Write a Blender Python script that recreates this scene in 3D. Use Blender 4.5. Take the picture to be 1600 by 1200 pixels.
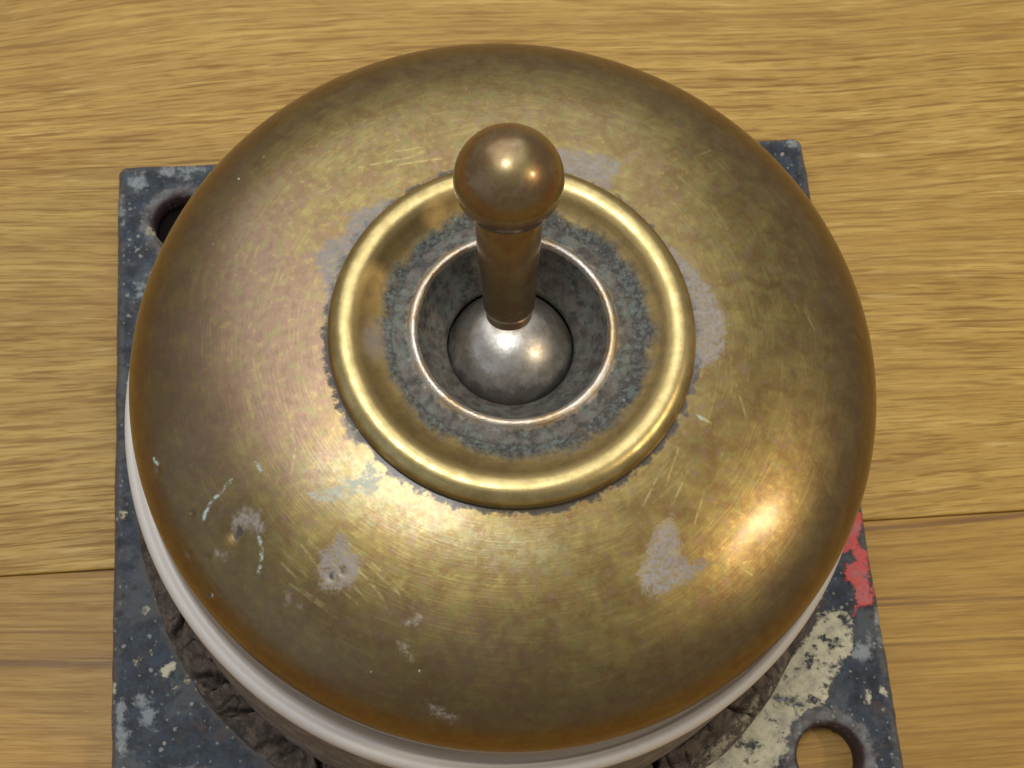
import bpy, bmesh, math
import numpy as np
from mathutils import Matrix, Vector

# ---------------------------------------------------------------- clear
for o in list(bpy.data.objects):
    bpy.data.objects.remove(o, do_unlink=True)
scene = bpy.context.scene
COL = scene.collection
S = 0.00117            # metres per model unit (plate is 64 units = 75 mm wide)

# ---------------------------------------------------------------- camera
cam_data = bpy.data.cameras.new('camera')
cam = bpy.data.objects.new('camera', cam_data)
COL.objects.link(cam)
cam_data.sensor_width = 36.0
cam_data.lens = 2326.9 * 36.0 / 1600.0
cam_data.clip_start = 0.002
cam_data.clip_end = 50.0
cr = Vector((0.99543, -0.07879, 0.05393)); cu = Vector((0.05552, 0.93715, 0.34449)); cf = Vector((0.07769, 0.33992, -0.93724))
cp = Vector((-7.731, -36.021, 123.084)) * S
cam.matrix_world = Matrix(((cr.x, cu.x, -cf.x, cp.x), (cr.y, cu.y, -cf.y, cp.y), (cr.z, cu.z, -cf.z, cp.z), (0, 0, 0, 1)))
cam_data.dof.use_dof = True
cam_data.dof.focus_distance = 97.5 * S
cam_data.dof.aperture_fstop = 150.0
scene.camera = cam

# ---------------------------------------------------------------- world and lamps
world = bpy.data.worlds.new('World')
scene.world = world
world.use_nodes = True
bg = world.node_tree.nodes['Background']
bg.inputs['Color'].default_value = (1.0, 0.985, 0.94, 1)
bg.inputs['Strength'].default_value = 0.26


def area_lamp(name, elev, az, dist, sx, sy, power, color):
    d = bpy.data.lights.new(name, 'AREA')
    d.shape = 'RECTANGLE'; d.size = sx; d.size_y = sy; d.energy = power; d.color = color
    o = bpy.data.objects.new(name, d); COL.objects.link(o)
    e, a = math.radians(elev), math.radians(az)
    v = Vector((math.cos(e) * math.cos(a), math.cos(e) * math.sin(a), math.sin(e)))
    o.location = v * dist + Vector((0, 0, 32 * S))
    o.rotation_euler = v.to_track_quat('Z', 'Y').to_euler()
    return o


area_lamp('ceiling_lamp', 81, 140, 1.7, 0.36, 0.36, 8.6, (1.0, 1.0, 0.98))
area_lamp('ceiling_bounce', 56, 97, 1.9, 2.2, 2.0, 19.5, (1.0, 1.0, 0.97))
area_lamp('warm_lamp', 45, -15, 1.1, 0.10, 0.10, 2.6, (1.0, 0.80, 0.52))
area_lamp('window_light', 24, -158, 1.6, 1.7, 1.2, 1.9, (0.60, 0.76, 1.0))

vs = scene.view_settings
vs.view_transform = 'Standard'; vs.look = 'None'; vs.exposure = 0.0; vs.gamma = 1.0
vs.use_curve_mapping = False
scene.render.engine = 'CYCLES'

# ---------------------------------------------------------------- stain outlines, in model units seen from above
COVER_STAINS = {
    'chalk': [
        [(9.99,6.74),(11.17,5.62),(12.13,4.51),(12.95,3.37),(13.78,1.96),(14.26,0.21),(13.85,-1.83),(12.9,-2.8),(12.61,-3.07),(11.82,-3.15),(11.3,-4.67),(10.42,-4.22),(11.31,1.13),(10.58,4.41),(9.5,6.35)],
        [(-12.78,6.57),(-11.78,7.17),(-10.48,7.89),(-10.01,9.18),(-8.48,9.87),(-7.48,10.27),(-6.91,9.72),(-8.81,7.33),(-10.09,5.06),(-10.9,2.37),(-11.28,0.15),(-11.92,0.67),(-11.91,3.39),(-12.39,5.32)],
        [(4.05,13.51),(5.67,13.26),(7.41,12.87),(8.52,12.49),(8.18,11.53),(7.32,10.28),(5.83,10.72),(4.29,11.59)],
        [(-13.0,-13.57),(-12.33,-13.1),(-11.9,-12.37),(-11.43,-12.65),(-11.08,-13.46),(-10.39,-14.07),(-10.69,-15.12),(-11.19,-15.53),(-12.12,-15.96),(-13.02,-15.56),(-13.3,-14.69)],
        [(8.5,-12.96),(9.18,-12.83),(9.42,-13.79),(9.63,-15.21),(10.09,-15.69),(10.95,-15.48),(11.18,-15.71),(10.23,-16.62),(8.72,-17.26),(8.28,-17.63),(6.99,-17.35),(6.47,-16.64),(7.04,-15.58),(7.56,-14.35)],
        [(-18.4,-10.53),(-17.51,-10.11),(-16.75,-10.69),(-16.39,-11.68),(-16.8,-11.86),(-17.52,-11.29),(-18.12,-11.59),(-18.52,-11.22)],
        [(-19.68,-12.33),(-19.02,-12.75),(-19.12,-13.04),(-19.71,-12.86)],
        [(-15.28,-15.55),(-15.05,-15.77),(-14.92,-16.31),(-15.2,-16.28)],
        [(-14.55,-16.21),(-14.35,-16.35),(-14.45,-16.6),(-14.65,-16.5)],
        [(-7.69,-18.05),(-7.2,-17.64),(-6.98,-17.89),(-7.25,-18.47),(-7.38,-18.15),(-7.94,-18.25)],
        [(-6.87,-22.8),(-6.57,-23.11),(-5.88,-23.38),(-5.19,-23.87),(-5.36,-24.06),(-6.13,-23.64),(-6.75,-23.44)],
        [(-8.46,-19.1),(-7.94,-19.52),(-7.67,-20.28),(-8.04,-19.95)],
        [(-11.23,-4.62),(-10.7,-5.51),(-10.19,-6.81),(-10.87,-6.67),(-11.19,-5.63)],
    ],
    'haze': [
        [(-13.91,-6.84),(-10.27,-6.81),(-7.62,-9.9),(-2.96,-11.86),(2.12,-13.38),(2.8,-14.98),(1.12,-16.05),(-3.59,-15.35),(-7.45,-13.88),(-10.53,-12.03),(-12.88,-11.0),(-14.61,-9.21)],
    ],
    'verd': [
        [(-13.7,-9.63),(-12.83,-9.89),(-11.61,-9.62),(-10.28,-8.65),(-9.54,-8.27),(-9.0,-8.77),(-9.3,-9.84),(-10.43,-10.13),(-11.89,-10.55),(-12.85,-10.53),(-13.48,-10.22)],
        [(-10.35,-8.36),(-9.84,-7.92),(-9.3,-8.21),(-9.73,-8.91)],
        [(-13.47,-9.82),(-13.14,-9.69),(-12.69,-10.39),(-13.1,-10.58)],
    ],
}
COVER_LINES = {
    'verdline': [
        [(-20.34,-10.19),(-19.79,-9.42),(-18.92,-8.77),(-18.4,-8.29)],
        [(-16.81,-12.01),(-16.64,-12.81),(-16.73,-13.65),(-17.02,-14.44)],
        [(-16.8,-7.39),(-16.33,-8.18)],
        [(-23.69,-5.77),(-23.37,-6.28)],
        [(11.45,-6.38),(12.0,-6.73)],
        [(-20.35,-10.42),(-20.07,-10.01)],
    ],
    'gold': [
        [(-14.26,-7.3),(-14.44,-5.45)],
        [(-14.59,-8.48),(-14.24,-6.8)],
        [(11.69,-6.47),(12.32,-6.91)],
        [(-14.17,-12.82),(-13.12,-14.41)],
        [(-13.67,-12.56),(-12.99,-13.42)],
        [(-15.01,-15.1),(-12.02,-17.55)],
        [(-14.3,-15.49),(-12.38,-17.03)],
        [(-11.91,-15.68),(-10.78,-16.86)],
        [(-12.23,-14.2),(-10.18,-16.69)],
        [(-10.74,-14.66),(-9.19,-16.6)],
        [(-10.17,-14.4),(-8.38,-16.29)],
        [(-9.73,-15.79),(-8.85,-17.57)],
        [(-9.11,-15.27),(-7.28,-17.71)],
        [(-15.43,-13.82),(-14.28,-15.11)],
        [(-11.18,-13.14),(-7.61,-16.55)],
        [(-15.78,-12.62),(-13.86,-14.78)],
        [(-7.63,-16.93),(-6.9,-17.93)],
        [(5.81,-8.3),(4.33,-11.1)],
        [(6.88,-7.93),(5.18,-10.74)],
        [(7.95,-7.55),(6.66,-10.19)],
        [(8.53,-10.06),(7.07,-12.43)],
        [(9.95,-8.45),(8.87,-10.88)],
        [(10.43,-9.91),(9.16,-12.11)],
        [(11.33,-11.36),(10.51,-13.34)],
        [(13.06,-15.74),(14.52,-16.71)],
        [(12.91,-8.51),(12.26,-10.56)],
        [(-0.23,-18.44),(0.55,-18.6)],
        [(-0.65,-18.78),(-0.02,-18.86)],
        [(-7.66,13.87),(-5.03,14.14)],
        [(-9.44,12.89),(-5.94,13.36)],
        [(-6.84,12.81),(-3.78,13.07)],
        [(13.81,12.98),(15.64,13.93)],
        [(14.29,-4.25),(14.68,-6.41)],
        [(19.89,1.4),(20.55,-0.41)],
    ],
}
PLATE_PAINT = {
    'red': [
        [(31.8,-4.95),(32.03,-5.31),(31.97,-5.99),(31.29,-6.74),(31.27,-7.87),(31.83,-8.25),(31.63,-10.14),(31.51,-12.24),(31.59,-13.13),(30.4,-13.27),(29.58,-13.87),(29.99,-12.69),(30.04,-11.37),(29.41,-10.77),(29.62,-9.45),(30.45,-9.17),(30.35,-8.38),(28.68,-8.27),(30.34,-4.86)],
        [(31.68,-10.87),(31.96,-10.89),(31.84,-12.27),(31.58,-12.52)],
    ],
    'cream': [
        [(27.18,-13.7),(28.09,-13.55),(28.82,-13.82),(29.27,-15.1),(28.53,-15.64),(28.97,-16.32),(28.54,-16.94),(27.75,-17.1),(27.46,-18.25),(26.53,-18.61),(26.5,-19.56),(25.86,-20.88),(24.64,-21.11),(23.41,-21.44),(22.56,-22.83),(22.01,-24.44),(21.46,-25.32),(19.5,-26.44),(16.83,-26.74),(13.1,-27.22),(14.38,-25.3),(17.25,-23.47),(20.23,-21.11),(22.42,-18.9),(24.03,-17.16),(25.62,-15.66)],
        [(29.73,-20.11),(30.18,-20.35),(30.09,-20.87),(29.41,-21.03)],
        [(31.0,-19.98),(31.3,-20.11),(31.29,-20.53),(30.96,-20.51)],
        [(-30.17,-13.47),(-29.76,-13.5),(-29.71,-13.92),(-30.12,-13.95)],
        [(-27.86,-14.16),(-27.19,-13.79),(-26.98,-14.43),(-27.7,-15.2),(-28.01,-14.77)],
        [(-27.09,-15.92),(-26.68,-16.1),(-26.83,-16.4)],
        [(-25.96,-15.33),(-25.7,-15.24),(-25.75,-15.65)],
        [(-29.37,-9.2),(-29.06,-9.38),(-29.16,-10.07),(-29.42,-9.84)],
        [(-31.43,-0.88),(-31.11,-1.01),(-31.16,-1.45),(-31.43,-1.33)],
        [(-29.2,25.62),(-28.4,25.13),(-28.63,24.63),(-29.43,24.93)],
        [(-28.17,24.61),(-27.72,24.33),(-27.94,24.02)],
        [(-31.89,-15.11),(-31.59,-15.34),(-31.68,-15.85),(-31.99,-15.62)],
    ],
    'scuff': [
        [(-31.57,-16.88),(-31.17,-16.4),(-30.85,-17.44),(-30.63,-19.48),(-31.12,-20.95),(-31.63,-19.91)],
        [(-30.4,-16.2),(-29.39,-16.01),(-28.36,-17.62),(-28.61,-19.13),(-29.37,-18.57)],
        [(28.94,-16.53),(30.85,-15.59),(31.02,-16.57),(30.08,-17.58),(29.22,-17.52)],
        [(-30.78,30.91),(-29.63,31.31),(-29.33,30.18),(-30.37,29.51),(-31.06,29.67)],
        [(-28.18,31.63),(-25.28,31.75),(-23.53,31.4),(-25.28,30.63),(-27.49,30.67)],
        [(30.29,32.15),(31.55,31.81),(31.72,30.49),(31.02,30.73),(30.5,31.45)],
        [(31.55,-13.35),(31.94,-13.65),(31.87,-16.09),(31.43,-16.06)],
        [(-31.75,29.32),(-31.15,27.34),(-31.31,25.73),(-31.83,26.73)],
        [(19.56,-22.1),(21.37,-20.67),(22.77,-20.24),(21.15,-22.21)],
        [(-27.7,-6.62),(-27.07,-7.21),(-27.49,-8.26),(-28.12,-7.57)],
        [(-30.3,20.3),(-29.41,20.88),(-29.62,18.89),(-30.4,18.44)],
    ],
    'bare': [
    ],
}
COVER_SPECKS = [(-19.44,8.41),(-17.71,13.54),(-15.96,15.1),(-10.23,-20.75),(-23.41,-6.11),(-20.09,-14.9),(-7.28,-20.97)]
COVER_PITS = [(-18.12,-11.59,0.42),(-12.35,-14.95,0.2),(-11.62,-14.76,0.16),(-21.11,-9.8,0.15),(-20.36,-14.83,0.18),(-21.46,-12.2,0.13),(-20.18,-12.69,0.14),(-23.34,-6.65,0.12)]

# ---------------------------------------------------------------- numeric helpers
def poly_sd(x, y, poly):
    """signed distance to a polygon, positive inside"""
    P = np.array(poly, float); n = len(P)
    d = np.full(x.shape, 1e9); ins = np.zeros(x.shape, bool)
    for i in range(n):
        ax, ay = P[i]; bx, by = P[(i + 1) % n]
        ex, ey = bx - ax, by - ay
        t = np.clip(((x - ax) * ex + (y - ay) * ey) / (ex * ex + ey * ey + 1e-12), 0, 1)
        d = np.minimum(d, np.hypot(x - ax - t * ex, y - ay - t * ey))
        c = (ay > y) != (by > y)
        ins ^= c & (x < (bx - ax) * (y - ay) / (by - ay + 1e-12) + ax)
    return np.where(ins, d, -d)


def polys_sd(x, y, polys):
    out = np.full(x.shape, -3.0)
    for p in polys:
        out = np.maximum(out, poly_sd(x, y, p))
    return out


def line_sd(x, y, lines, width):
    d = np.full(x.shape, 3.0)
    for P in lines:
        for (ax, ay), (bx, by) in zip(P[:-1], P[1:]):
            ex, ey = bx - ax, by - ay
            t = np.clip(((x - ax) * ex + (y - ay) * ey) / (ex * ex + ey * ey + 1e-12), 0, 1)
            d = np.minimum(d, np.hypot(x - ax - t * ex, y - ay - t * ey) + 0.5 * width * np.abs(t - 0.5))
    return width - d


def vnoise(x, y, seed, scale):
    """cheap smooth value noise on a lattice"""
    rng = np.random.RandomState(seed)
    T = rng.rand(64, 64)
    u, v = x * scale, y * scale
    i, j = np.floor(u).astype(int), np.floor(v).astype(int)
    f, g = u - i, v - j
    f = f * f * (3 - 2 * f); g = g * g * (3 - 2 * g)
    a = T[i % 64, j % 64]; b = T[(i + 1) % 64, j % 64]; c = T[i % 64, (j + 1) % 64]; d = T[(i + 1) % 64, (j + 1) % 64]
    return (a * (1 - f) + b * f) * (1 - g) + (c * (1 - f) + d * f) * g - 0.5


def make_mesh(name, verts, quads):
    me = bpy.data.meshes.new(name)
    v = np.asarray(verts, np.float32); q = np.asarray(quads, np.int32)
    me.vertices.add(len(v)); me.vertices.foreach_set('co', v.ravel())
    me.loops.add(q.size); me.loops.foreach_set('vertex_index', q.ravel())
    me.polygons.add(len(q))
    k = q.shape[1]
    me.polygons.foreach_set('loop_start', np.arange(0, q.size, k, dtype=np.int32))
    me.polygons.foreach_set('use_smooth', np.ones(len(q), bool))
    me.update(calc_edges=True); me.validate()
    return me


def attr(me, name, vals):
    a = me.attributes.new(name, 'FLOAT', 'POINT')
    a.data.foreach_set('value', np.asarray(vals, np.float32))


def link(name, me, mat, parent=None, loc=None):
    o = bpy.data.objects.new(name, me); COL.objects.link(o)
    if mat: me.materials.append(mat)
    if parent: o.parent = parent
    if loc is not None: o.location = loc
    return o


def resample(profile, n):
    """Catmull-Rom through profile points, n samples of equal arc length"""
    P = np.array(profile, float)
    Q = np.vstack([2 * P[0] - P[1], P, 2 * P[-1] - P[-2]])
    out = []
    for i in range(len(P) - 1):
        p0, p1, p2, p3 = Q[i:i + 4]
        for t in np.linspace(0, 1, 24, endpoint=False):
            out.append(0.5 * (2 * p1 + (p2 - p0) * t + (2 * p0 - 5 * p1 + 4 * p2 - p3) * t * t + (3 * p1 - p0 - 3 * p2 + p3) * t ** 3))
    out.append(P[-1]); out = np.array(out)
    s = np.r_[0, np.cumsum(np.hypot(*np.diff(out, axis=0).T))]
    ss = np.linspace(0, s[-1], n)
    return np.stack([np.interp(ss, s, out[:, 0]), np.interp(ss, s, out[:, 1])], 1)


def lathe(prof, seg):
    """rings of quads; profile listed from outside/bottom to inside/top gives outward normals"""
    n = len(prof)
    th = np.linspace(0, 2 * np.pi, seg, endpoint=False)
    r = prof[:, 0][:, None]; z = prof[:, 1][:, None]
    X = r * np.cos(th); Y = r * np.sin(th); Z = z + 0 * th
    V = np.stack([X, Y, Z], -1).reshape(-1, 3)
    i = np.arange(n - 1)[:, None] * seg; j = np.arange(seg)[None, :]; j2 = (j + 1) % seg
    Q = np.stack([i + j, i + j2, i + seg + j2, i + seg + j], -1).reshape(-1, 4)
    return V, Q


# ---------------------------------------------------------------- node helpers
class NT:
    def __init__(self, name):
        self.m = bpy.data.materials.new(name); self.m.use_nodes = True
        self.t = self.m.node_tree; self.t.nodes.clear()
        self.out = self.t.nodes.new('ShaderNodeOutputMaterial')
        self.b = self.t.nodes.new('ShaderNodeBsdfPrincipled')
        self.t.links.new(self.b.outputs[0], self.out.inputs[0])
        tc = self.t.nodes.new('ShaderNodeTexCoord')
        self.co = self.vmath('SCALE', tc.outputs['Object'], scale=1.0 / S)

    def set(self, sock, v):
        if isinstance(v, bpy.types.NodeSocket): self.t.links.new(v, sock)
        else:
            if hasattr(sock, 'default_value') and sock.type == 'RGBA' and len(v) == 3: v = (*v, 1)
            sock.default_value = v

    def math(self, op, a, b=0.0, c=None, clamp=False):
        n = self.t.nodes.new('ShaderNodeMath'); n.operation = op; n.use_clamp = clamp
        self.set(n.inputs[0], a); self.set(n.inputs[1], b)
        if c is not None: self.set(n.inputs[2], c)
        return n.outputs[0]

    def vmath(self, op, a, b=None, scale=None):
        n = self.t.nodes.new('ShaderNodeVectorMath'); n.operation = op
        self.set(n.inputs[0], a)
        if b is not None: self.set(n.inputs[1], b)
        if scale is not None: self.set(n.inputs['Scale'], scale)
        return n.outputs['Value'] if op in ('LENGTH', 'DOT_PRODUCT') else n.outputs[0]

    def noise(self, vec, scale, detail=3.0, rough=0.55, lac=2.0, dist=0.0):
        n = self.t.nodes.new('ShaderNodeTexNoise')
        self.set(n.inputs['Vector'], vec)
        n.inputs['Scale'].default_value = scale; n.inputs['Detail'].default_value = detail
        n.inputs['Roughness'].default_value = rough; n.inputs['Lacunarity'].default_value = lac
        n.inputs['Distortion'].default_value = dist
        return n.outputs[0]

    def voronoi(self, vec, scale, rand=1.0):
        n = self.t.nodes.new('ShaderNodeTexVoronoi')
        self.set(n.inputs['Vector'], vec); n.inputs['Scale'].default_value = scale
        n.inputs['Randomness'].default_value = rand
        return n.outputs['Distance'], n.outputs['Color']

    def step(self, x, lo, hi, a=0.0, b=1.0):
        n = self.t.nodes.new('ShaderNodeMapRange'); n.interpolation_type = 'SMOOTHSTEP'
        self.set(n.inputs[0], x)
        n.inputs[1].default_value = lo; n.inputs[2].default_value = hi
        n.inputs[3].default_value = a; n.inputs[4].default_value = b
        return n.outputs[0]

    def mix(self, f, a, b):
        n = self.t.nodes.new('ShaderNodeMix'); n.data_type = 'RGBA'
        self.set(n.inputs[0], f); self.set(n.inputs[6], a); self.set(n.inputs[7], b)
        return n.outputs[2]

    def fmix(self, f, a, b):
        n = self.t.nodes.new('ShaderNodeMix'); n.data_type = 'FLOAT'
        self.set(n.inputs[0], f); self.set(n.inputs[2], a); self.set(n.inputs[3], b)
        return n.outputs[0]

    def attr(self, name):
        n = self.t.nodes.new('ShaderNodeAttribute'); n.attribute_name = name
        return n.outputs['Fac']

    def xyz(self, v):
        n = self.t.nodes.new('ShaderNodeSeparateXYZ'); self.set(n.inputs[0], v); return n.outputs

    def comb(self, x, y, z):
        n = self.t.nodes.new('ShaderNodeCombineXYZ')
        self.set(n.inputs[0], x); self.set(n.inputs[1], y); self.set(n.inputs[2], z); return n.outputs[0]

    def polar(self, a, b):
        """seamless coordinates for marks that run round the axis: a stretches round, b across"""
        x, y, z = self.xyz(self.co)
        r = self.math('SQRT', self.math('ADD', self.math('MULTIPLY', x, x), self.math('MULTIPLY', y, y)))
        k = self.math('DIVIDE', a, self.math('MAXIMUM', r, 0.01))
        return self.comb(self.math('MULTIPLY', x, k), self.math('MULTIPLY', y, k), self.math('MULTIPLY', r, b)), r

    def bump(self, h, strength, dist):
        n = self.t.nodes.new('ShaderNodeBump'); self.set(n.inputs['Height'], h)
        n.inputs['Strength'].default_value = strength; n.inputs['Distance'].default_value = dist * S
        self.t.links.new(n.outputs[0], self.b.inputs['Normal'])

    def pbr(self, color=None, rough=None, metal=None, **kw):
        if color is not None: self.set(self.b.inputs['Base Color'], color)
        if rough is not None: self.set(self.b.inputs['Roughness'], rough)
        if metal is not None: self.set(self.b.inputs['Metallic'], metal)
        for k, v in kw.items(): self.set(self.b.inputs[k.replace('_', ' ')], v)
        return self.m


# ---------------------------------------------------------------- materials
def mat_oak():
    n = NT('oiled_oak')
    oi = n.t.nodes.new('ShaderNodeObjectInfo')
    off = n.math('MULTIPLY', oi.outputs['Random'], 900.0)
    co = n.vmath('ADD', n.co, n.comb(off, n.math('MULTIPLY', off, 0.37), 0.0))
    x, y, z = n.xyz(co)
    # gentle sweep of the grain
    sweep = n.math('MULTIPLY', n.math('SUBTRACT', n.noise(n.comb(n.math('MULTIPLY', x, 0.012), n.math('MULTIPLY', y, 0.02), 0.0), 1.0, 1.0), 0.5), 14.0)
    ys = n.math('ADD', y, n.math('ADD', sweep, n.math('MULTIPLY', x, -0.02)))
    g1 = n.noise(n.comb(n.math('MULTIPLY', x, 0.03), n.math('MULTIPLY', ys, 0.35), 0.0), 1.0, 4.0, 0.6)
    g2 = n.noise(n.comb(n.math('MULTIPLY', x, 0.10), n.math('MULTIPLY', ys, 1.5), 7.0), 1.0, 3.0, 0.6)
    p1 = n.noise(n.comb(n.math('MULTIPLY', x, 0.115), n.math('MULTIPLY', ys, 2.3), 3.0), 1.0, 2.0, 0.6)
    p2 = n.noise(n.comb(n.math('MULTIPLY', x, 0.26), n.math('MULTIPLY', ys, 5.4), 11.0), 1.0, 2.0, 0.6)
    fib = n.noise(n.comb(n.math('MULTIPLY', x, 0.8), n.math('MULTIPLY', ys, 9.0), 1.0), 1.0, 2.0, 0.5)
    oc = n.xyz(oi.outputs['Color'])
    openp = n.math('MULTIPLY', oc[0], n.step(n.noise(n.comb(n.math('MULTIPLY', x, 0.008), n.math('MULTIPLY', ys, 0.09), 5.0), 1.0, 2.0), 0.30, 0.55, 0.70, 1.0))
    pores = n.math('MULTIPLY', n.step(p1, 0.51, 0.66), 0.85)
    pores = n.math('MAXIMUM', pores, n.math('MULTIPLY', n.step(p2, 0.53, 0.66), 0.60))
    pores = n.math('MULTIPLY', pores, openp)
    fleck = n.math('MULTIPLY', n.step(n.noise(n.comb(n.math('MULTIPLY', x, 0.16), n.math('MULTIPLY', ys, 1.7), 23.0), 1.0, 1.0), 0.60, 0.74), openp)
    c = n.mix(n.step(g1, 0.30, 0.70), (0.400, 0.230, 0.042), (0.540, 0.345, 0.080))
    c = n.mix(n.step(g2, 0.35, 0.70, 0.0, 0.55), c, (0.305, 0.168, 0.026))
    c = n.mix(n.math('MULTIPLY', n.math('SUBTRACT', fib, 0.4), 0.5, clamp=True), c, (0.58, 0.395, 0.100))
    c = n.mix(n.math('MULTIPLY', fleck, 0.45), c, (0.66, 0.47, 0.165))
    c = n.mix(pores, c, (0.215, 0.100, 0.013))
    lines = n.step(n.noise(n.comb(n.math('MULTIPLY', x, 0.016), n.math('MULTIPLY', ys, 2.6), 61.0), 1.0, 3.0, 0.6), 0.48, 0.62, 0.0, 0.42)
    c = n.mix(lines, c, (0.285, 0.150, 0.024))
    streak = n.step(n.noise(n.comb(n.math('MULTIPLY', x, 0.010), n.math('MULTIPLY', ys, 0.75), 41.0), 1.0, 3.0, 0.6), 0.57, 0.66)
    c = n.mix(n.math('MULTIPLY', n.math('MULTIPLY', streak, oc[2]), 0.7), c, (0.17, 0.085, 0.030))
    c = n.mix(n.math('SUBTRACT', 1.0, oc[1]), c, n.vmath('MULTIPLY', c, (0.80, 0.72, 0.60)))
    n.bump(n.math('SUBTRACT', n.math('MULTIPLY', fib, 0.25), pores), 0.35, 0.12)
    return n.pbr(c, n.fmix(pores, 0.48, 0.60), 0.0, Specular_IOR_Level=0.35, Coat_Weight=0.06, Coat_Roughness=0.30)


def mat_cover():
    n = NT('tarnished_brass')
    pc, r = n.polar(3.2, 2.2)
    streak = n.noise(pc, 1.0, 4.0, 0.68)
    pc2, _ = n.polar(7.0, 7.0)
    fine = n.noise(pc2, 1.0, 3.0, 0.6)
    big = n.noise(n.co, 0.11, 3.0, 0.5)
    mid = n.noise(n.co, 0.55, 4.0, 0.62, dist=0.4)
    small = n.noise(n.co, 2.6, 3.0, 0.65)
    mauve = n.attr('mauve')
    grain = n.noise(n.co, 1.7, 4.0, 0.62, dist=0.3)
    c = n.mix(n.step(mid, 0.30, 0.70), (0.225, 0.142, 0.050), (0.305, 0.228, 0.078))
    mv = n.step(n.math('ADD', n.math('MULTIPLY', n.math('SUBTRACT', mid, 0.5), -0.8), n.math('ADD', mauve, n.math('MULTIPLY', n.math('SUBTRACT', big, 0.5), 0.9))), 0.10, 0.80)
    c = n.mix(n.math('MULTIPLY', mv, 0.75), c, (0.285, 0.180, 0.140))
    c = n.mix(n.step(grain, 0.46, 0.72, 0.0, 0.50), c, (0.180, 0.122, 0.060))
    c = n.mix(n.step(grain, 0.47, 0.28, 0.0, 0.60), c, (0.40, 0.310, 0.110))
    c = n.mix(n.step(n.math('ADD', n.math('ADD', n.math('MULTIPLY', streak, 0.45), n.math('MULTIPLY', n.math('SUBTRACT', mid, 0.5), 0.5)), n.math('MULTIPLY', fine, 0.6)), 0.53, 0.72, 0.0, 0.42), c, (0.44, 0.350, 0.130))
    c = n.mix(n.step(n.noise(n.vmath('ADD', n.co, (31.0, 7.0, 3.0)), 1.4, 4.0, 0.65), 0.50, 0.66, 0.0, 0.60), c, (0.250, 0.235, 0.090))
    c = n.mix(n.step(n.noise(n.vmath('ADD', n.co, (-17.0, 27.0, 5.0)), 1.2, 4.0, 0.65), 0.52, 0.68, 0.0, 0.60), c, (0.290, 0.178, 0.125))
    rough = n.math('ADD', n.math('ADD', 0.37, n.math('MULTIPLY', n.math('SUBTRACT', mid, 0.5), 0.14)), n.math('MULTIPLY', n.math('SUBTRACT', grain, 0.5), 0.16))
    metal = n.math('ADD', 0.92, 0.0)
    rim_tint = n.step(n.math('ADD', r, n.math('MULTIPLY', n.math('SUBTRACT', n.noise(n.co, 0.28, 4.0, 0.6), 0.5), 5.0)), 18.5, 25.0)  # browner rim: tarnish, plus the dim floor reflection put into the colour
    c = n.mix(n.math('MULTIPLY', rim_tint, 0.55), c, (0.160, 0.098, 0.048))
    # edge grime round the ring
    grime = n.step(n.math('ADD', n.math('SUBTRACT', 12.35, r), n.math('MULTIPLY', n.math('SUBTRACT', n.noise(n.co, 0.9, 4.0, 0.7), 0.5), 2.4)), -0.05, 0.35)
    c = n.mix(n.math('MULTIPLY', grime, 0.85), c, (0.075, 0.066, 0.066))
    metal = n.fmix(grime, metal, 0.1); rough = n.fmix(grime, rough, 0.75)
    # stains
    edge = n.math('MULTIPLY', n.math('SUBTRACT', n.noise(n.co, 1.7, 7.0, 0.78), 0.5), 2.2)
    ch = n.step(n.math('ADD', n.math('ADD', n.attr('chalk'), 0.06), edge), -0.16, 0.42)
    ch = n.math('MULTIPLY', ch, n.step(n.noise(n.co, 3.2, 3.0, 0.7), 0.30, 0.62, 0.18, 0.78))
    c = n.mix(ch, c, n.mix(n.noise(n.co, 1.2, 3.0), (0.235, 0.215, 0.205), (0.42, 0.40, 0.42)))
    hz = n.math('MULTIPLY', n.step(n.math('ADD', n.attr('haze'), n.math('MULTIPLY', edge, 1.0)), -0.8, 1.6), n.step(n.noise(n.co, 2.0, 5.0, 0.75), 0.38, 0.66, 0.05, 0.42))
    c = n.mix(hz, c, (0.43, 0.42, 0.27))
    vd = n.step(n.math('ADD', n.attr('verd'), n.math('MULTIPLY', edge, 1.5)), -0.25, 0.55, 0.0, 0.85)
    vd = n.math('MULTIPLY', vd, n.step(n.noise(n.co, 2.2, 4.0, 0.7), 0.38, 0.58))
    c = n.mix(vd, c, n.mix(n.noise(n.co, 1.1, 3.0), (0.50, 0.60, 0.52), (0.66, 0.68, 0.58)))
    vl = n.math('MULTIPLY', n.step(n.attr('verdline'), -0.05, 0.12), n.step(n.noise(n.co, 2.6, 4.0, 0.7), 0.40, 0.58))
    c = n.mix(vl, c, (0.40, 0.53, 0.49))
    sp = n.step(n.attr('speck'), -0.03, 0.06)
    c = n.mix(sp, c, (0.50, 0.50, 0.50))
    gl = n.math('MULTIPLY', n.step(n.attr('gold'), -0.06, 0.09), n.step(n.noise(n.co, 1.6, 3.0), 0.38, 0.60, 0.0, 0.75))
    c = n.mix(gl, c, (0.56, 0.45, 0.20))
    pit = n.step(n.attr('pit'), -0.1, 0.12)
    c = n.mix(n.math('MULTIPLY', pit, 0.9), c, (0.045, 0.040, 0.042))
    non = n.math('MAXIMUM', n.math('MAXIMUM', ch, vd), n.math('MAXIMUM', n.math('MAXIMUM', vl, sp), pit))
    metal = n.fmix(non, metal, 0.0); rough = n.fmix(non, rough, 0.72)
    h = n.math('ADD', n.math('MULTIPLY', small, 0.5), n.math('ADD', n.math('MULTIPLY', fine, 0.7), n.math('MULTIPLY', ch, 0.8)))
    n.bump(h, 0.12, 0.07)
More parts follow.
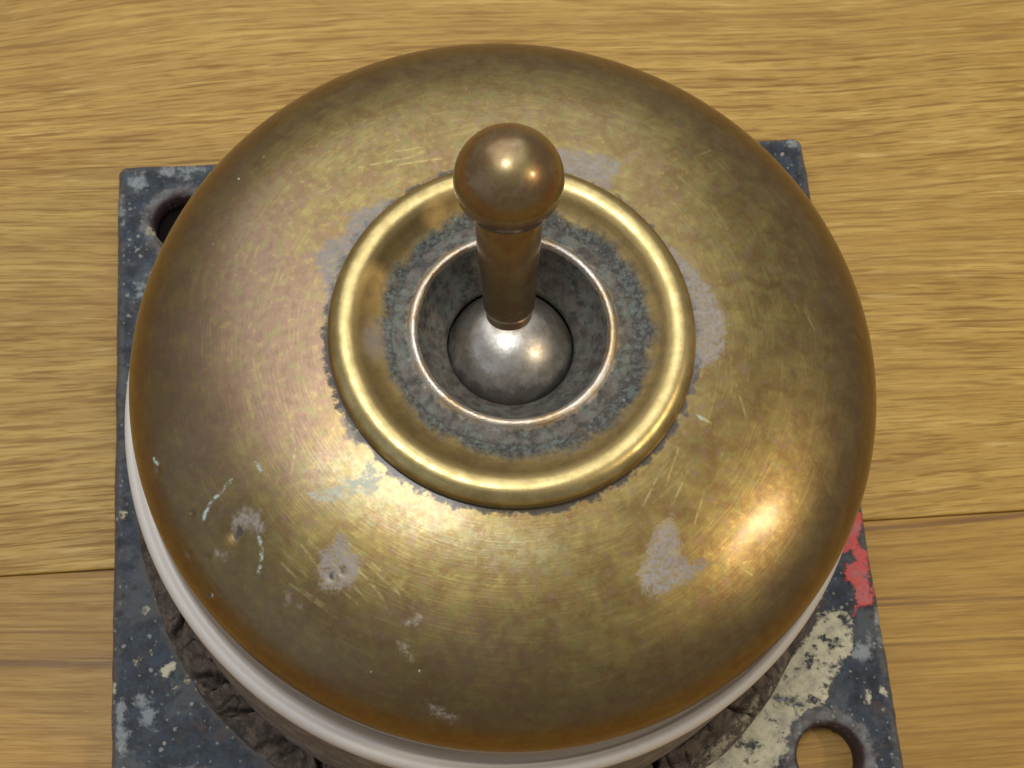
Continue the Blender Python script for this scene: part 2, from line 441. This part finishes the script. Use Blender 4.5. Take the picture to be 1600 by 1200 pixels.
    return n.pbr(c, rough, metal, Coat_Weight=n.math('MULTIPLY', n.math('SUBTRACT', 1.0, non), 0.4), Coat_Roughness=0.17)


def mat_ring():
    n = NT('polished_brass_ring')
    pc, r = n.polar(6.0, 6.0)
    fine = n.noise(pc, 1.0, 3.0, 0.6)
    mid = n.noise(n.co, 0.8, 4.0, 0.6)
    c = n.mix(n.step(mid, 0.35, 0.68), (0.62, 0.490, 0.225), (0.44, 0.340, 0.145))
    c = n.mix(n.step(fine, 0.50, 0.75, 0.0, 0.35), c, (0.36, 0.26, 0.12))
    rough = n.math('ADD', 0.36, n.math('MULTIPLY', n.math('SUBTRACT', mid, 0.5), 0.22))
    slope = n.step(n.math('ADD', r, n.math('MULTIPLY', n.math('SUBTRACT', mid, 0.5), 0.9)), 10.50, 9.80)
    c = n.mix(n.math('MULTIPLY', slope, 0.85), c, n.mix(n.step(mid, 0.38, 0.66), (0.34, 0.245, 0.100), (0.24, 0.165, 0.075)))
    rough = n.math('ADD', rough, n.math('MULTIPLY', slope, 0.10))
    edge = n.math('MULTIPLY', n.math('SUBTRACT', n.noise(n.co, 0.55, 8.0, 0.72), 0.5), 2.6)
    x, y, z = n.xyz(n.co)
    side = n.math('MULTIPLY', x, 0.035)
    cor = n.step(n.math('ADD', n.math('ADD', n.math('SUBTRACT', 8.95, r), side), edge), -0.30, 0.60)
    grain = n.noise(n.co, 2.8, 4.0, 0.7)
    cc = n.mix(n.step(grain, 0.40, 0.66), (0.045, 0.043, 0.039), (0.125, 0.132, 0.120))
    cc = n.mix(n.step(n.noise(n.co, 0.7, 5.0, 0.7), 0.50, 0.66, 0.0, 0.7), cc, (0.135, 0.170, 0.155))
    cc = n.mix(n.step(n.noise(n.vmath('ADD', n.co, (9.0, 4.0, 2.0)), 0.8, 5.0, 0.7), 0.54, 0.68, 0.0, 0.7), cc, (0.105, 0.075, 0.045))
    cc = n.mix(n.step(n.noise(n.co, 4.5, 3.0, 0.7), 0.62, 0.72), cc, (0.27, 0.34, 0.31))
    c = n.mix(cor, c, cc)
    # pale film on the inner slope, left side
    film = n.step(n.math('ADD', n.math('SUBTRACT', 1.1, n.vmath('LENGTH', n.vmath('MULTIPLY', n.vmath('SUBTRACT', n.co, (-9.0, -0.4, 34.3)), (1.0, 0.55, 0.2)))), n.math('MULTIPLY', edge, 0.4)), -0.1, 0.9, 0.0, 0.55)
    c = n.mix(film, c, (0.24, 0.22, 0.225))
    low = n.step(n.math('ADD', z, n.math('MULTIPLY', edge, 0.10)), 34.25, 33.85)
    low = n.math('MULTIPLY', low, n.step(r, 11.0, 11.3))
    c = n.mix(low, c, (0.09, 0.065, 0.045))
    non = n.math('MAXIMUM', cor, n.math('MAXIMUM', film, n.math('MULTIPLY', low, 0.6)))
    n.bump(n.math('ADD', n.math('MULTIPLY', fine, 0.4), n.math('MULTIPLY', grain, 0.5)), 0.15, 0.10)
    return n.pbr(c, n.fmix(non, rough, 0.68), n.fmix(non, 1.0, 0.15))


def mat_bezel():
    n = NT('worn_coppery_bezel')
    x, y, z = n.xyz(n.co)
    mid = n.noise(n.co, 1.3, 5.0, 0.65)
    top = n.step(n.math('ADD', z, n.math('MULTIPLY', n.math('SUBTRACT', mid, 0.5), 0.30)), 34.10, 34.30)
    c = n.mix(n.step(mid, 0.35, 0.65), (0.066, 0.058, 0.053), (0.165, 0.145, 0.126))
    c = n.mix(n.step(n.noise(n.co, 1.1, 6.0, 0.75), 0.47, 0.62, 0.0, 0.80), c, (0.165, 0.192, 0.165))
    rim = n.mix(n.step(n.noise(n.co, 0.35, 2.0), 0.40, 0.60), (0.60, 0.46, 0.29), (0.66, 0.62, 0.57))
    c = n.mix(top, c, rim)
    n.bump(n.noise(n.co, 2.0, 5.0, 0.75), 0.5, 0.16)
    return n.pbr(c, n.fmix(top, 0.62, n.math('ADD', 0.24, n.math('MULTIPLY', mid, 0.22))), n.fmix(top, 0.35, 1.0))


def mat_pivot():
    n = NT('worn_grey_pivot_metal')
    x, y, z = n.xyz(n.co)
    mid = n.noise(n.co, 1.1, 5.0, 0.65)
    c = n.mix(n.step(mid, 0.35, 0.68), (0.66, 0.63, 0.59), (0.44, 0.395, 0.34))
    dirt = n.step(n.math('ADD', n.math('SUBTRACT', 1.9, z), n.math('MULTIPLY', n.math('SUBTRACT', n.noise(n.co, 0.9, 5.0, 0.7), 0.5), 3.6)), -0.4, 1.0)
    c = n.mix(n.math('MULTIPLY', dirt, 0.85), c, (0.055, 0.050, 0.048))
    n.bump(n.noise(n.co, 2.6, 4.0, 0.7), 0.16, 0.10)
    return n.pbr(c, n.fmix(dirt, n.math('ADD', 0.27, n.math('MULTIPLY', mid, 0.20)), 0.6), n.fmix(dirt, 1.0, 0.3))


def mat_lever():
    n = NT('brown_patinated_brass')
    mid = n.noise(n.co, 0.42, 4.0, 0.6, dist=0.5)
    small = n.noise(n.co, 1.9, 4.0, 0.65)
    c = n.mix(n.step(mid, 0.38, 0.62), (0.235, 0.135, 0.060), (0.275, 0.205, 0.092))
    c = n.mix(n.step(small, 0.52, 0.75, 0.0, 0.6), c, (0.150, 0.085, 0.050))
    c = n.mix(n.step(n.noise(n.co, 0.9, 3.0), 0.62, 0.74, 0.0, 0.4), c, (0.38, 0.31, 0.27))
    n.bump(small, 0.10, 0.10)
    return n.pbr(c, n.math('ADD', 0.27, n.math('MULTIPLY', small, 0.20)), 0.90, Coat_Weight=0.6, Coat_Roughness=0.16)


def mat_porcelain():
    n = NT('white_porcelain')
    x, y, z = n.xyz(n.co)
    d = n.noise(n.co, 0.35, 5.0, 0.65)
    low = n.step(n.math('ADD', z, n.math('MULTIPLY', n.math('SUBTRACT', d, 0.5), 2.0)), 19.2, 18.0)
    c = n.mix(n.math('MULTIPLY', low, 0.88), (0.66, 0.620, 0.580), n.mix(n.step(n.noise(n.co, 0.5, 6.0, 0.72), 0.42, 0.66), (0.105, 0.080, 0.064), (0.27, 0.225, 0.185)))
    rr, r = n.polar(1.0, 1.0)
    gr = n.math('MULTIPLY', n.step(r, 26.12, 25.92), n.step(z, 19.0, 20.0))  # brown groove dirt; the cover's shade painted grey on the lip
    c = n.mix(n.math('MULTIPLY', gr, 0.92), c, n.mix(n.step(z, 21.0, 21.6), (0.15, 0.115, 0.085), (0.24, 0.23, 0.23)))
    return n.pbr(c, n.fmix(low, 0.50, 0.7), 0.0)


def mat_plate():
    n = NT('chipped_dark_blue_painted_steel')
    big = n.noise(n.co, 0.16, 4.0, 0.6)
    mid = n.noise(n.co, 0.7, 5.0, 0.68)
    small = n.noise(n.co, 2.4, 4.0, 0.7)
    c = n.mix(n.step(mid, 0.32, 0.70), (0.006, 0.008, 0.013), (0.032, 0.048, 0.074))
    c = n.mix(n.step(n.math('ADD', n.math('MULTIPLY', big, 0.6), n.math('MULTIPLY', n.noise(n.co, 0.9, 6.0, 0.78), 0.45)), 0.52, 0.60, 0.0, 0.6), c, (0.085, 0.095, 0.098))
    c = n.mix(n.step(small, 0.55, 0.70, 0.0, 0.45), c, (0.085, 0.11, 0.135))
    c = n.mix(n.step(n.noise(n.vmath('ADD', n.co, (13.0, 5.0, 0.0)), 0.45, 7.0, 0.75), 0.54, 0.66, 0.0, 0.65), c, (0.075, 0.050, 0.040))
    # rust bloom near edges and holes
    eg = n.math('ADD', n.attr('edge'), n.math('MULTIPLY', n.math('SUBTRACT', n.noise(n.co, 1.0, 5.0, 0.7), 0.5), 2.2))
    c = n.mix(n.step(eg, 0.9, 0.1, 0.0, 0.8), c, n.mix(small, (0.055, 0.038, 0.036), (0.15, 0.135, 0.13)))
    hl = n.math('ADD', n.attr('hole'), n.math('MULTIPLY', n.math('SUBTRACT', n.noise(n.co, 0.8, 6.0, 0.75), 0.5), 3.4))
    c = n.mix(n.step(hl, 1.35, 0.75, 0.0, 0.8), c, n.mix(n.step(mid, 0.35, 0.65), (0.085, 0.068, 0.066), (0.20, 0.19, 0.19)))
    c = n.mix(n.step(n.attr('hole'), 0.35, 0.10, 0.0, 0.85), c, (0.055, 0.030, 0.028))
    # dirt and cream smears beside the sealing ring
    rr, r = n.polar(1.0, 1.0)
    rd = n.math('ADD', n.math('SUBTRACT', 30.4, r), n.math('MULTIPLY', n.math('SUBTRACT', n.noise(n.co, 0.8, 5.0, 0.7), 0.5), 2.6))
    c = n.mix(n.step(rd, 0.0, 0.7, 0.0, 0.8), c, (0.085, 0.066, 0.056))
    # fine splatter
    vd, vc = n.voronoi(n.vmath('ADD', n.co, n.vmath('SCALE', n.comb(small, mid, 0.0), scale=0.5)), 0.95)
    keep = n.step(n.xyz(vc)[0], 0.50, 0.54)
    dots = n.math('MULTIPLY', n.step(n.math('ADD', vd, n.math('MULTIPLY', small, 0.25)), 0.34, 0.25), keep)
    c = n.mix(n.math('MULTIPLY', dots, 0.75), c, n.mix(n.xyz(vc)[1], (0.17, 0.23, 0.22), (0.38, 0.36, 0.28)))
    vd2, vc2 = n.voronoi(n.vmath('ADD', n.co, n.vmath('SCALE', n.comb(mid, small, 0.0), scale=0.6)), 2.1)
    dots2 = n.math('MULTIPLY', n.step(n.math('ADD', vd2, n.math('MULTIPLY', small, 0.3)), 0.40, 0.28), n.step(n.math('ADD', n.xyz(vc2)[0], n.math('MULTIPLY', big, 0.8)), 1.02, 1.08))
    c = n.mix(n.math('MULTIPLY', dots2, 0.7), c, n.mix(n.xyz(vc2)[1], (0.16, 0.22, 0.20), (0.36, 0.33, 0.25)))
    ed = n.math('MULTIPLY', n.math('SUBTRACT', n.noise(n.co, 0.95, 6.0, 0.75), 0.5), 2.6)
    sc = n.step(n.math('ADD', n.attr('scuff'), n.math('MULTIPLY', ed, 1.6)), -0.25, 0.50, 0.0, 0.75)
    c = n.mix(sc, c, n.mix(small, (0.17, 0.19, 0.20), (0.40, 0.43, 0.44)))
    cr_ = n.step(n.math('ADD', n.math('ADD', n.attr('cream'), 0.08), ed), -0.05, 0.22)
    cr_ = n.math('MULTIPLY', cr_, n.step(n.noise(n.co, 0.6, 6.0, 0.72), 0.38, 0.47, 0.0, 1.0))
    crc = n.mix(n.step(mid, 0.38, 0.70), (0.56, 0.52, 0.37), (0.30, 0.275, 0.21))
    crc = n.mix(n.step(small, 0.55, 0.75, 0.0, 0.6), crc, (0.24, 0.22, 0.19))
    c = n.mix(cr_, c, crc)
    rd_ = n.step(n.math('ADD', n.attr('red'), n.math('MULTIPLY', ed, 0.9)), -0.05, 0.16)
    rdc = n.mix(n.step(mid, 0.40, 0.72), (0.50, 0.070, 0.062), (0.40, 0.12, 0.12))
    rdc = n.mix(n.step(small, 0.56, 0.70, 0.0, 0.7), rdc, (0.40, 0.23, 0.24))
    rdc = n.mix(n.step(n.noise(n.co, 1.3, 6.0, 0.75), 0.56, 0.64, 0.0, 0.85), rdc, (0.10, 0.085, 0.09))
    c = n.mix(rd_, c, rdc)
    lay = n.math('ADD', cr_, rd_)
    h = n.math('ADD', n.math('MULTIPLY', lay, 1.0), n.math('ADD', n.math('MULTIPLY', mid, 0.8), n.math('MULTIPLY', small, 0.5)))
    n.bump(h, 0.45, 0.16)
    return n.pbr(c, n.math('ADD', 0.42, n.math('MULTIPLY', small, 0.25)), 0.0, Specular_IOR_Level=0.32)


def mat_mastic():
    n = NT('crumbling_dark_mastic')
    mid = n.noise(n.co, 0.9, 5.0, 0.7)
    small = n.noise(n.co, 2.8, 4.0, 0.7)
    c = n.mix(n.step(mid, 0.36, 0.66), (0.055, 0.042, 0.034), (0.165, 0.125, 0.096))
    c = n.mix(n.step(small, 0.58, 0.72, 0.0, 0.7), c, (0.21, 0.185, 0.155))
    cm = n.math('MULTIPLY', n.attr('cream'), n.step(n.noise(n.co, 0.8, 5.0, 0.7), 0.46, 0.60))
    c = n.mix(cm, c, (0.42, 0.38, 0.27))
    n.bump(n.math('ADD', mid, small), 0.8, 0.35)
    return n.pbr(c, 0.85, 0.0)


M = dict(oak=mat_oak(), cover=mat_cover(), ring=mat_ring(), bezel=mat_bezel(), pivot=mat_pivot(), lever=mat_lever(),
         porc=mat_porcelain(), plate=mat_plate(), mastic=mat_mastic())
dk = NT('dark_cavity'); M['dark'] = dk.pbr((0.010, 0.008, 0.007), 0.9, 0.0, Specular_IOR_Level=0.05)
sf = NT('dark_subfloor'); M['sub'] = sf.pbr((0.10, 0.078, 0.055), 0.9, 0.0)

# ---------------------------------------------------------------- floor: a sheet that carries oak boards
PLATE_T = 3.0
ZF = -PLATE_T - 0.01
BW, GAP, LEN = 68.0, 0.06, 1500.0
SEAM = -5.0
bm = bmesh.new()
ext = 780.0
for x, y in ((-ext, -ext), (ext, -ext), (ext, ext), (-ext, ext)): bm.verts.new((x * S, y * S, (ZF - 9.0) * S))
bm.faces.new(bm.verts)
me = bpy.data.meshes.new('floor'); bm.to_mesh(me); bm.free()
floor = link('floor', me, M['sub'])
floor['kind'] = 'structure'


def board_mesh():
    b = 0.16
    prof = [(-BW / 2 + GAP / 2, -9.0), (-BW / 2 + GAP / 2, -b * 1.2), (-BW / 2 + GAP / 2 + b * 0.35, -b * 0.3), (-BW / 2 + GAP / 2 + b, 0.0)]
    prof = prof + [(-y, z) for y, z in reversed(prof)]
    V, Q = [], []
    m = len(prof)
    for x in (-LEN / 2, LEN / 2):
        for y, z in prof: V.append((x * S, y * S, z * S))
    bm = bmesh.new()
    vs_ = [bm.verts.new(v) for v in V]
    for i in range(m - 1): bm.faces.new((vs_[i], vs_[m + i], vs_[m + i + 1], vs_[i + 1]))
    bm.faces.new(vs_[:m]); bm.faces.new(list(reversed(vs_[m:])))
    bmesh.ops.recalc_face_normals(bm, faces=bm.faces)
    me = bpy.data.meshes.new('oak_board'); bm.to_mesh(me); bm.free()
    return me


bme = board_mesh(); bme.materials.append(M['oak'])
for k in range(-10, 11):
    o = bpy.data.objects.new('oak_board', bme); COL.objects.link(o)
    o.parent = floor
    v = (k * 0.618) % 1.0
    o.color = (1.0, 1.0, 0.25, 1) if k == 0 else (0.50, 0.25, 1, 1) if k == -1 else (0.4 + 0.6 * v, v, 0.5, 1)
    o.location = (((k * 137) % 90 - 45) * S, (SEAM + (k + 0.5) * BW) * S, (ZF + 0.0) * S)

# ---------------------------------------------------------------- the switch
switch = bpy.data.objects.new('light_switch', None); COL.objects.link(switch)
switch.empty_display_size = 0.02
switch.location = (0, 0, -PLATE_T * S)
switch['label'] = 'antique domed brass light switch with ball-tipped lever on chipped dark square plate'
switch['category'] = 'light switch'
LIFT = (0, 0, PLATE_T * S)


def part(name, me, mat, parent=switch, loc=LIFT):
    return link(name, me, mat, parent, loc)


# --- back plate: square steel plate with four countersunk holes
def back_plate():
    h, cell = 32.0, 0.2
    N = int(2 * h / cell) + 1
    g = np.linspace(-h, h, N)
    X, Y = np.meshgrid(g, g, indexing='ij'); X = X.copy(); Y = Y.copy()
    holes = [(-26.1, 26.0), (26.0, 26.0), (25.9, -25.2), (-26.0, -25.9)]
    HR = 2.68
    rc = 0.85
    kill = np.zeros(X.shape, bool)
    for hx, hy in holes:
        dx, dy = X - hx, Y - hy; d = np.hypot(dx, dy) + 1e-9
        near = np.abs(d - HR) < 0.62 * cell
        X = np.where(near, hx + dx / d * HR, X); Y = np.where(near, hy + dy / d * HR, Y)
    ax, ay = np.abs(X), np.abs(Y)
    cx, cy = ax - (h - rc), ay - (h - rc)
    inc = (cx > 0) & (cy > 0); d = np.hypot(cx, cy) + 1e-9
    near = inc & (np.abs(d - rc) < 0.75 * cell)
    X = np.where(near, np.sign(X) * (h - rc + cx / d * rc), X); Y = np.where(near, np.sign(Y) * (h - rc + cy / d * rc), Y)
    # distances
    ax, ay = np.abs(X), np.abs(Y)
    cx, cy = ax - (h - rc), ay - (h - rc)
    edge = np.where((cx > 0) & (cy > 0), rc - np.hypot(np.maximum(cx, 0), np.maximum(cy, 0)), np.minimum(h - ax, h - ay))
    hd = np.min([np.hypot(X - hx, Y - hy) - HR for hx, hy in holes], axis=0)
    Z = np.zeros(X.shape)
    bev = 0.55
    e = np.clip(bev - edge, 0, bev); Z -= bev - np.sqrt(np.maximum(bev ** 2 - e ** 2, 0)) * 1.0
    e = np.clip(0.7 - hd, 0, 0.7) / 0.7; Z -= 0.35 * e ** 2.0
    Z += 0.05 * vnoise(X + 40, Y + 40, 3, 0.35) + 0.03 * vnoise(X + 40, Y + 40, 4, 1.1)
    wob = 0.10 * vnoise(X + 40, Y + 40, 8, 0.5) + 0.06 * vnoise(X + 40, Y + 40, 9, 1.4)
    w = np.clip(1 - edge / 1.2, 0, 1)
    X = X * (1 + w * wob / 32.0); Y = Y * (1 + w * wob / 32.0)
    idx = np.arange(X.size).reshape(X.shape)
    q = np.stack([idx[:-1, :-1], idx[1:, :-1], idx[1:, 1:], idx[:-1, 1:]], -1).reshape(-1, 4)
    fx = X.ravel()[q].mean(1); fy = Y.ravel()[q].mean(1)
    ok = np.ones(len(q), bool)
    for hx, hy in holes: ok &= np.hypot(fx - hx, fy - hy) > HR - 0.02
    ccx, ccy = np.abs(fx) - (h - rc), np.abs(fy) - (h - rc)
    ok &= ~((ccx > 0) & (ccy > 0) & (np.hypot(ccx, ccy) > rc + 0.01))
    ok &= np.hypot(fx, fy) > 20.0                      # the middle is hidden under the porcelain
    q = q[ok]
    used, inv = np.unique(q.ravel(), return_inverse=True)
    q = inv.reshape(-1, 4)
    V = np.stack([X.ravel()[used], Y.ravel()[used], Z.ravel()[used]], 1)
    ed, hdv = edge.ravel()[used], hd.ravel()[used]
    # skirt walls from the open boundary down to the floor
    E = np.concatenate([q[:, [0, 1]], q[:, [1, 2]], q[:, [2, 3]], q[:, [3, 0]]])
    key = np.sort(E, 1); k = key[:, 0].astype(np.int64) * (len(V) + 1) + key[:, 1]
    _, first, cnt = np.unique(k, return_index=True, return_counts=True)
    B = E[first[cnt == 1]]
    bv, binv = np.unique(B.ravel(), return_inverse=True)
    B2 = binv.reshape(-1, 2) + len(V)
    low = V[bv].copy(); low[:, 2] = -PLATE_T
    walls = np.stack([B[:, 1], B[:, 0], B2[:, 0], B2[:, 1]], 1)
    V2 = np.vstack([V, low]); Q2 = np.vstack([q, walls])
    me = make_mesh('back_plate', V2 * S, Q2)
    x, y = V2[:, 0], V2[:, 1]
    attr(me, 'cream', np.clip(np.maximum(poly_sd(x, y, PLATE_PAINT['cream'][0]) + 0.30, polys_sd(x, y, PLATE_PAINT['cream'][1:])), -2, 2))
    for nm in ('red', 'scuff'):
        attr(me, nm, np.clip(polys_sd(x, y, PLATE_PAINT[nm]), -2, 2))
    attr(me, 'edge', np.r_[ed, ed[bv]]); attr(me, 'hole', np.r_[hdv, np.minimum(hdv[bv], 0.05) + np.where(hdv[bv] > 1, 9, 0)])
    return part('back_plate', me, M['plate'])


back_plate()


V, Q = lathe(np.array([(2.9, -2.2), (2.2, -1.9), (1.2, -1.75), (0.03, -1.72)]), 48)  # added dark disc that blacks out the top-left hole
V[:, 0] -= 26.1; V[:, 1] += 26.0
part('dark_plug', make_mesh('dark_plug', V * S, Q), M['dark'])


# --- crumbling seal between plate and porcelain
def seal():
    prof = resample([(29.75, -0.15), (29.6, 0.5), (29.35, 1.0), (28.9, 1.5), (28.45, 1.9), (28.05, 2.4), (27.75, 2.9), (27.5, 3.2), (27.2, 3.3), (26.9, 3.0)], 44)
    V, Q = lathe(prof, 1600)
    x, y = V[:, 0], V[:, 1]
    th = np.degrees(np.arctan2(y, x)); r = np.hypot(x, y)
    arc = th / 3.0 + 400
    n1 = vnoise(arc, V[:, 2] + r + 40, 21, 0.9); n2 = vnoise(arc, V[:, 2] + r + 40, 22, 2.3); n3 = vnoise(arc, r + 40, 23, 0.33)
    ridge = np.abs(vnoise(arc + 17, V[:, 2] * 1.2 + r + 20, 24, 1.1)) * 2
    crack = np.clip(1 - ridge / 0.09, 0, 1)
    z = V[:, 2]
    amp = np.clip(z, 0, 2) / 1.7
    z = z + amp * (0.35 * n1 + 0.35 * n2 + 0.9 * n3 - 0.6 * crack)
    gap = np.zeros(len(V))
    for a, w in ((-156.5, 0.8), (-146.5, 1.0), (-139.5, 0.6), (-131.0, 1.5), (-122, 0.6), (-67.5, 0.7), (-112, 1.2), (-98, .6), (-80, 1.0), (-48, .35), (170, 1.0), (140, .8)):
        skew = a + 1.6 * (r - 28.6) * np.sign(math.sin(a * 7.3)) + 1.5 * n2
        gap = np.maximum(gap, np.exp(-((th - skew) / w) ** 4))
    z = np.where(z > 0, z * (1 - 0.97 * gap), z)
    rr = r + 0.5 * n3 + 0.25 * n1 * amp + 0.2 * n2 * amp - 0.3 * crack * amp
    V = np.stack([rr * np.cos(np.radians(th)) - 0.15, rr * np.sin(np.radians(th)), z], 1)
    me = make_mesh('sealing_ring', V * S, Q)
    cream = np.clip(1 - np.abs(th + 52) / 17, 0, 1) ** 0.5 * np.clip((r - 28.2) / 0.6, 0, 1)
    attr(me, 'cream', cream)
    return part('sealing_ring', me, M['mastic'])


seal()

# --- porcelain base, seated a little to the left of the cover
prof = resample([(27.2, 0.05), (27.2, 5.0), (27.1, 10.0), (26.9, 14.5), (26.65, 17.6), (26.7, 18.7), (26.92, 19.3), (27.0, 19.9), (26.92, 20.6), (26.62, 21.05), (26.25, 21.0), (26.0, 20.8), (25.86, 21.2), (25.78, 22.2), (25.6, 23.2), (25.1, 23.9), (24.3, 24.1), (22.0, 24.1)], 120)
V, Q = lathe(prof, 360)
V[:, 0] -= 0.30; V[:, 1] -= 0.08
part('porcelain_base', make_mesh('porcelain_base', V * S, Q), M['porc'])

# --- domed brass cover
RC, ZR, HC, NC = 25.85, 25.89, 8.24, 2.385


def cover():
    ph = np.linspace(0, math.pi / 2, 900)
    e = 2.0 / NC
    r = RC * np.cos(ph) ** e; z = ZR + HC * np.sin(ph) ** e
    keep = r > 9.0
    pts = np.stack([r[keep], z[keep]], 1)
    pts = np.vstack([[(25.10, 24.75), (25.35, 24.55), (25.62, 24.60), (25.75, 24.85), (25.83, 25.4)], pts])
    s = np.r_[0, np.cumsum(np.hypot(*np.diff(pts, axis=0).T))]
    ss = np.linspace(0, s[-1], 250)
    prof = np.stack([np.interp(ss, s, pts[:, 0]), np.interp(ss, s, pts[:, 1])], 1)
    V, Q = lathe(prof, 1000)
    x, y, z = V[:, 0].copy(), V[:, 1].copy(), V[:, 2].copy()
    rr = np.hypot(x, y)
    # hand-worn surface: very shallow waves, dents and pits
    top = np.clip((RC - rr) / 3.0, 0, 1)
    dz = top * (0.055 * vnoise(x + 60, y + 60, 31, 0.16) + 0.022 * vnoise(x + 60, y + 60, 32, 0.45))
    for (px, py, pr) in COVER_PITS:
        d = np.hypot(x - px, y - py)
        dz -= 0.16 * np.exp(-(d / (pr * 1.3)) ** 2)
    px, py, pr = COVER_PITS[0]
    d = np.hypot(x - px, y - py); dz -= 0.22 * np.exp(-(d / 1.3) ** 2)
    d = np.hypot(x - 14.6, y + 15.5); dz -= 0.05 * np.exp(-(d / 1.6) ** 2)
    V[:, 2] = z + dz
    me = make_mesh('brass_cover', V * S, Q)
    attr(me, 'chalk', np.clip(polys_sd(x, y, COVER_STAINS['chalk']), -2, 2))
    attr(me, 'verd', np.clip(polys_sd(x, y, COVER_STAINS['verd']), -2, 2))
    attr(me, 'haze', np.clip(polys_sd(x, y, COVER_STAINS['haze']), -2, 2))
    attr(me, 'verdline', np.clip(line_sd(x, y, COVER_LINES['verdline'], 0.15), -2, 2))
    attr(me, 'gold', np.clip(line_sd(x, y, COVER_LINES['gold'], 0.075), -2, 2))
    sp = np.full(x.shape, -2.0)
    for i, (a, b) in enumerate(COVER_SPECKS):
        sp = np.maximum(sp, 0.06 + 0.04 * ((i * 7) % 4) / 3 - np.hypot((x - a), (y - b) * (0.8 + 0.1 * (i % 5))))
    attr(me, 'speck', np.clip(sp, -2, 2))
    pit = np.full(x.shape, -2.0)
    for (a, b, c) in COVER_PITS:
        pit = np.maximum(pit, c * 0.8 - np.hypot((x - a) * 1.3, (y - b) * 0.9) + 0.25 * c * np.sin(x * 9 + y * 5))
    attr(me, 'pit', np.clip(pit, -2, 2))
    mauve = np.exp(-((x + 17.5) / 7.5) ** 2 - ((y - 1.0) / 11.0) ** 2) * 1.0 + 0.40 * np.exp(-((x + 6) / 9) ** 2 - ((y + 20) / 4) ** 2)
    attr(me, 'mauve', mauve)
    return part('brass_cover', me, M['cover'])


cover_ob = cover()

# --- raised ring screwed on to the cover
prof = resample([(11.72, 33.2), (11.90, 33.60), (11.93, 34.00), (11.80, 34.46), (11.45, 34.84), (11.0, 35.03), (10.50, 35.02), (10.0, 34.82), (9.45, 34.50), (8.90, 34.22), (8.35, 34.02), (7.9, 33.92), (7.70, 33.86), (7.64, 33.5), (7.62, 32.6)], 130)
V, Q = lathe(prof, 540)
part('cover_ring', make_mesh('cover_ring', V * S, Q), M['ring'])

# --- inner bezel with its cone
prof = resample([(7.98, 33.5), (7.90, 33.86), (7.72, 33.97), (7.35, 34.03), (7.0, 34.12), (6.84, 34.2), (6.66, 34.36), (6.45, 34.44), (6.24, 34.34), (6.06, 34.0), (5.8, 33.45), (5.4, 32.8), (4.9, 32.2), (4.5, 31.75), (4.27, 31.45), (4.2, 31.1), (4.35, 30.8), (5.4, 30.5)], 130)
V, Q = lathe(prof, 480)
part('bezel', make_mesh('bezel', V * S, Q), M['bezel'])
# dark well under the opening
V, Q = lathe(np.array([(6.4, 31.5), (6.4, 25.0), (3.0, 24.6), (0.05, 24.6)]), 96)
part('well', make_mesh('well', V * S, Q[:, ::-1]), M['dark'])

# --- lever: pivot ball, stem and knob turn together
lever = bpy.data.objects.new('lever', None); COL.objects.link(lever)
lever.parent = switch; lever.empty_display_size = 0.01
PZ = 29.4
lever.location = Vector((0, 0, (PZ + PLATE_T) * S))
d = Vector((-0.35, 5.6, 14.7))
lever.rotation_euler = d.to_track_quat('Z', 'Y').to_euler()
L = d.length
# ball
a = np.linspace(-math.pi / 2 + 0.0008, math.pi / 2 - 0.0008, 90)
BR = 4.36
V, Q = lathe(np.stack([BR * np.cos(a), BR * np.sin(a)], 1), 160)
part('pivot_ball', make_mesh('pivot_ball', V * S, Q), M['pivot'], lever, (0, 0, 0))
# stem
prof = resample([(1.50, 3.8), (1.52, 4.6), (1.56, 4.80), (1.62, 4.9), (1.66, 5.02), (1.69, 5.4), (1.76, 7.0), (1.90, 9.0), (2.02, 10.8), (2.06, 11.9), (2.06, 12.5), (2.0, 13.1), (1.9, 13.8)], 80)
V, Q = lathe(prof, 120)
part('stem', make_mesh('stem', V * S, Q), M['lever'], lever, (0, 0, 0))
# knob: very slightly worn ball
KR = 3.33
V, Q = lathe(np.stack([KR * np.cos(a), KR * np.sin(a)], 1), 200)
V[:, 2] *= 0.99
V *= (1 + 0.008 * vnoise(V[:, 0] * 1.0 + V[:, 2] + 30, V[:, 1] + 30, 51, 0.5))[:, None]
V[:, 2] += L
part('knob', make_mesh('knob', V * S, Q), M['lever'], lever, (0, 0, 0))
